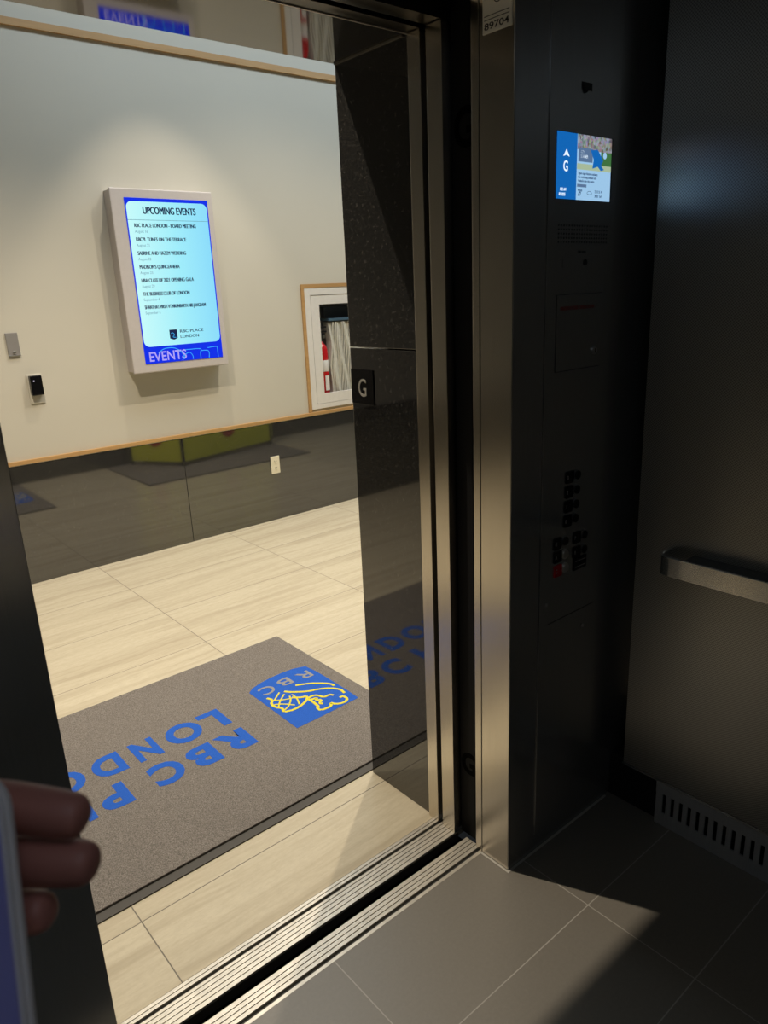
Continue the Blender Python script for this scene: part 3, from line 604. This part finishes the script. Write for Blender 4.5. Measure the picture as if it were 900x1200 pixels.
# ---------------------------------------------------------------- handrail on the patterned wall
H = empty('handrail', (1.6, .2, .75)); tag(H, 'flat brushed steel handrail with curved end on the patterned car wall', 'handrail')
prof = []   # plan view: wall return, curve, long run
x_out, x_in = 1.578, 1.5865
def railpath(off):
    out = [(1.635, .868-off)]
    cx, cy, rr_ = 1.575+.035, .868-.035, .035-off
    for k in range(9):
        an = math.radians(90+90*k/8); out.append((cx+rr_*math.cos(an), cy+rr_*math.sin(an)))
    out.append((1.575+off, CY0+.10)); return out
o_, i_ = railpath(0), railpath(.008)
loop = o_+i_[::-1]
MB().prism([(x, y_, .757) for x, y_ in loop], (0, 0, .047)).build('rail_bar', 'rail', H)
MB().box(1.583, 1.634, CY0+.10, .80, .7585, .803).build('rail_back', 'blackm', H)

# ---------------------------------------------------------------- hand and the thing it holds (close to the camera)
def hw(u, v, w_): return EYE+CAM_R @ Vector((u-.0035, v+.0008, w_))
MAT = Matrix.Translation(EYE) @ CAM_R.to_4x4()
def skin_obj(name, chains, m, parent=None, levels=2, origin_pt=None):
    vs, es, rs, idx = [], [], [], {}
    for ch in chains:
        prev = None
        for p in ch:
            k = tuple(round(c_, 5) for c_ in p[:3])
            if k not in idx: idx[k] = len(vs); vs.append(hw(*p[:3])-origin_pt); rs.append(p[3])
            if prev is not None and prev != idx[k]: es.append((prev, idx[k]))
            prev = idx[k]
    me = bpy.data.meshes.new(name); me.from_pydata(vs, es, []); o = bpy.data.objects.new(name, me); COL.objects.link(o)
    md = o.modifiers.new('skin', 'SKIN'); md.use_smooth_shade = True
    for i, r0 in enumerate(rs):
        sv = me.skin_vertices[0].data[i]; sv.radius = (r0, r0); sv.use_root = (i == 0)
    sb = o.modifiers.new('sub', 'SUBSURF'); sb.levels = levels; sb.render_levels = levels
    bpy.context.view_layer.update(); ev = bpy.data.meshes.new_from_object(o.evaluated_get(bpy.context.evaluated_depsgraph_get()))
    bpy.data.objects.remove(o); ev.name = name; ev.materials.clear(); return link(name, ev, m, parent)
base = hw(-.20, .16, .27)
per = empty('person', base); tag(per, 'person at the bottom left edge, only blurred fingertips curled around an indigo object', 'person')
palm = (-.212, .150, .284, .024)
body = [[palm, (-.225, .19, .275, .022), (-.25, .25, .28, .026), (-.29, .34, .29, .033), (-.33, .43, .30, .038)],
 [palm, (-.192, .117, .280, .012), (-.165, .108, .271, .0105), (-.135, .106, .268, .0098), (-.1085, .108, .264, .0090), (-.1025, .109, .263, .0068)],
 [palm, (-.194, .134, .280, .012), (-.162, .130, .271, .0105), (-.130, .126, .268, .0098), (-.1045, .125, .264, .0088), (-.0990, .1255, .263, .0066)],
 [palm, (-.196, .152, .280, .011), (-.165, .150, .272, .0098), (-.138, .147, .269, .0092), (-.120, .143, .265, .0080), (-.1155, .1425, .264, .006)],
 [palm, (-.200, .168, .280, .010), (-.175, .168, .272, .0088), (-.155, .165, .269, .0082), (-.142, .161, .265, .0072), (-.138, .160, .264, .0055)],
 [palm, (-.212, .135, .256, .013), (-.208, .115, .236, .0115), (-.196, .103, .226, .0102), (-.186, .098, .225, .008)]]
skin_obj('body', body, 'skin', per, 2, base)
skin_obj('sleeve', [[(-.247, .245, .28, .036), (-.29, .34, .29, .044), (-.34, .45, .30, .050)]], 'sleeve', per, 2, base)
# the held thing: slim indigo cover with a pale rim
def slab(name, inset, w0, w1, m, parent, rad=.012):
    # rounded rectangle in the (u, v) plane, right edge leaning
    u1a, v0, v1, wd = -.1235, .0865, .245, .078
    lean = math.radians(6.3); pts = []
    for cu, cv, s in ((-rad, rad, 270), (-rad, v1-v0-rad, 0), (-wd+rad, v1-v0-rad, 90), (-wd+rad, rad, 180)):
        for k in range(7):
            an = math.radians(s+15*k); q = (cu+(rad-inset)*math.cos(an), cv+(rad-inset)*math.sin(an)); 
            pts.append((u1a+q[0]+q[1]*math.tan(lean), v0+q[1]))
    t_ = bmesh.new(); off = origin(parent) if parent is not None else Vector((0, 0, 0))
    A = [t_.verts.new(hw(u, v, w0)-off) for u, v in pts]; B = [t_.verts.new(hw(u, v, w1)-off) for u, v in pts]
    t_.faces.new(A); t_.faces.new(B[::-1])
    for i in range(len(A)): t_.faces.new((A[i], A[(i+1) % len(A)], B[(i+1) % len(A)], B[i]))
    bmesh.ops.recalc_face_normals(t_, faces=t_.faces[:]); bmesh.ops.bevel(t_, geom=[e for e in t_.edges if e.calc_face_angle(0) > 1], offset=.0015, segments=2, affect='EDGES')
    me = bpy.data.meshes.new(name); t_.to_mesh(me); t_.free(); return link(name, me, m, parent)
ph = empty('phone_case', hw(-.16, .165, .245)); tag(ph, 'blurred indigo case with pale rounded rim held at the left edge', 'phone case')
slab('rim', 0, .2455, .2505, 'rim', ph); slab('cover', .0034, .2446, .2457, 'purple', ph)
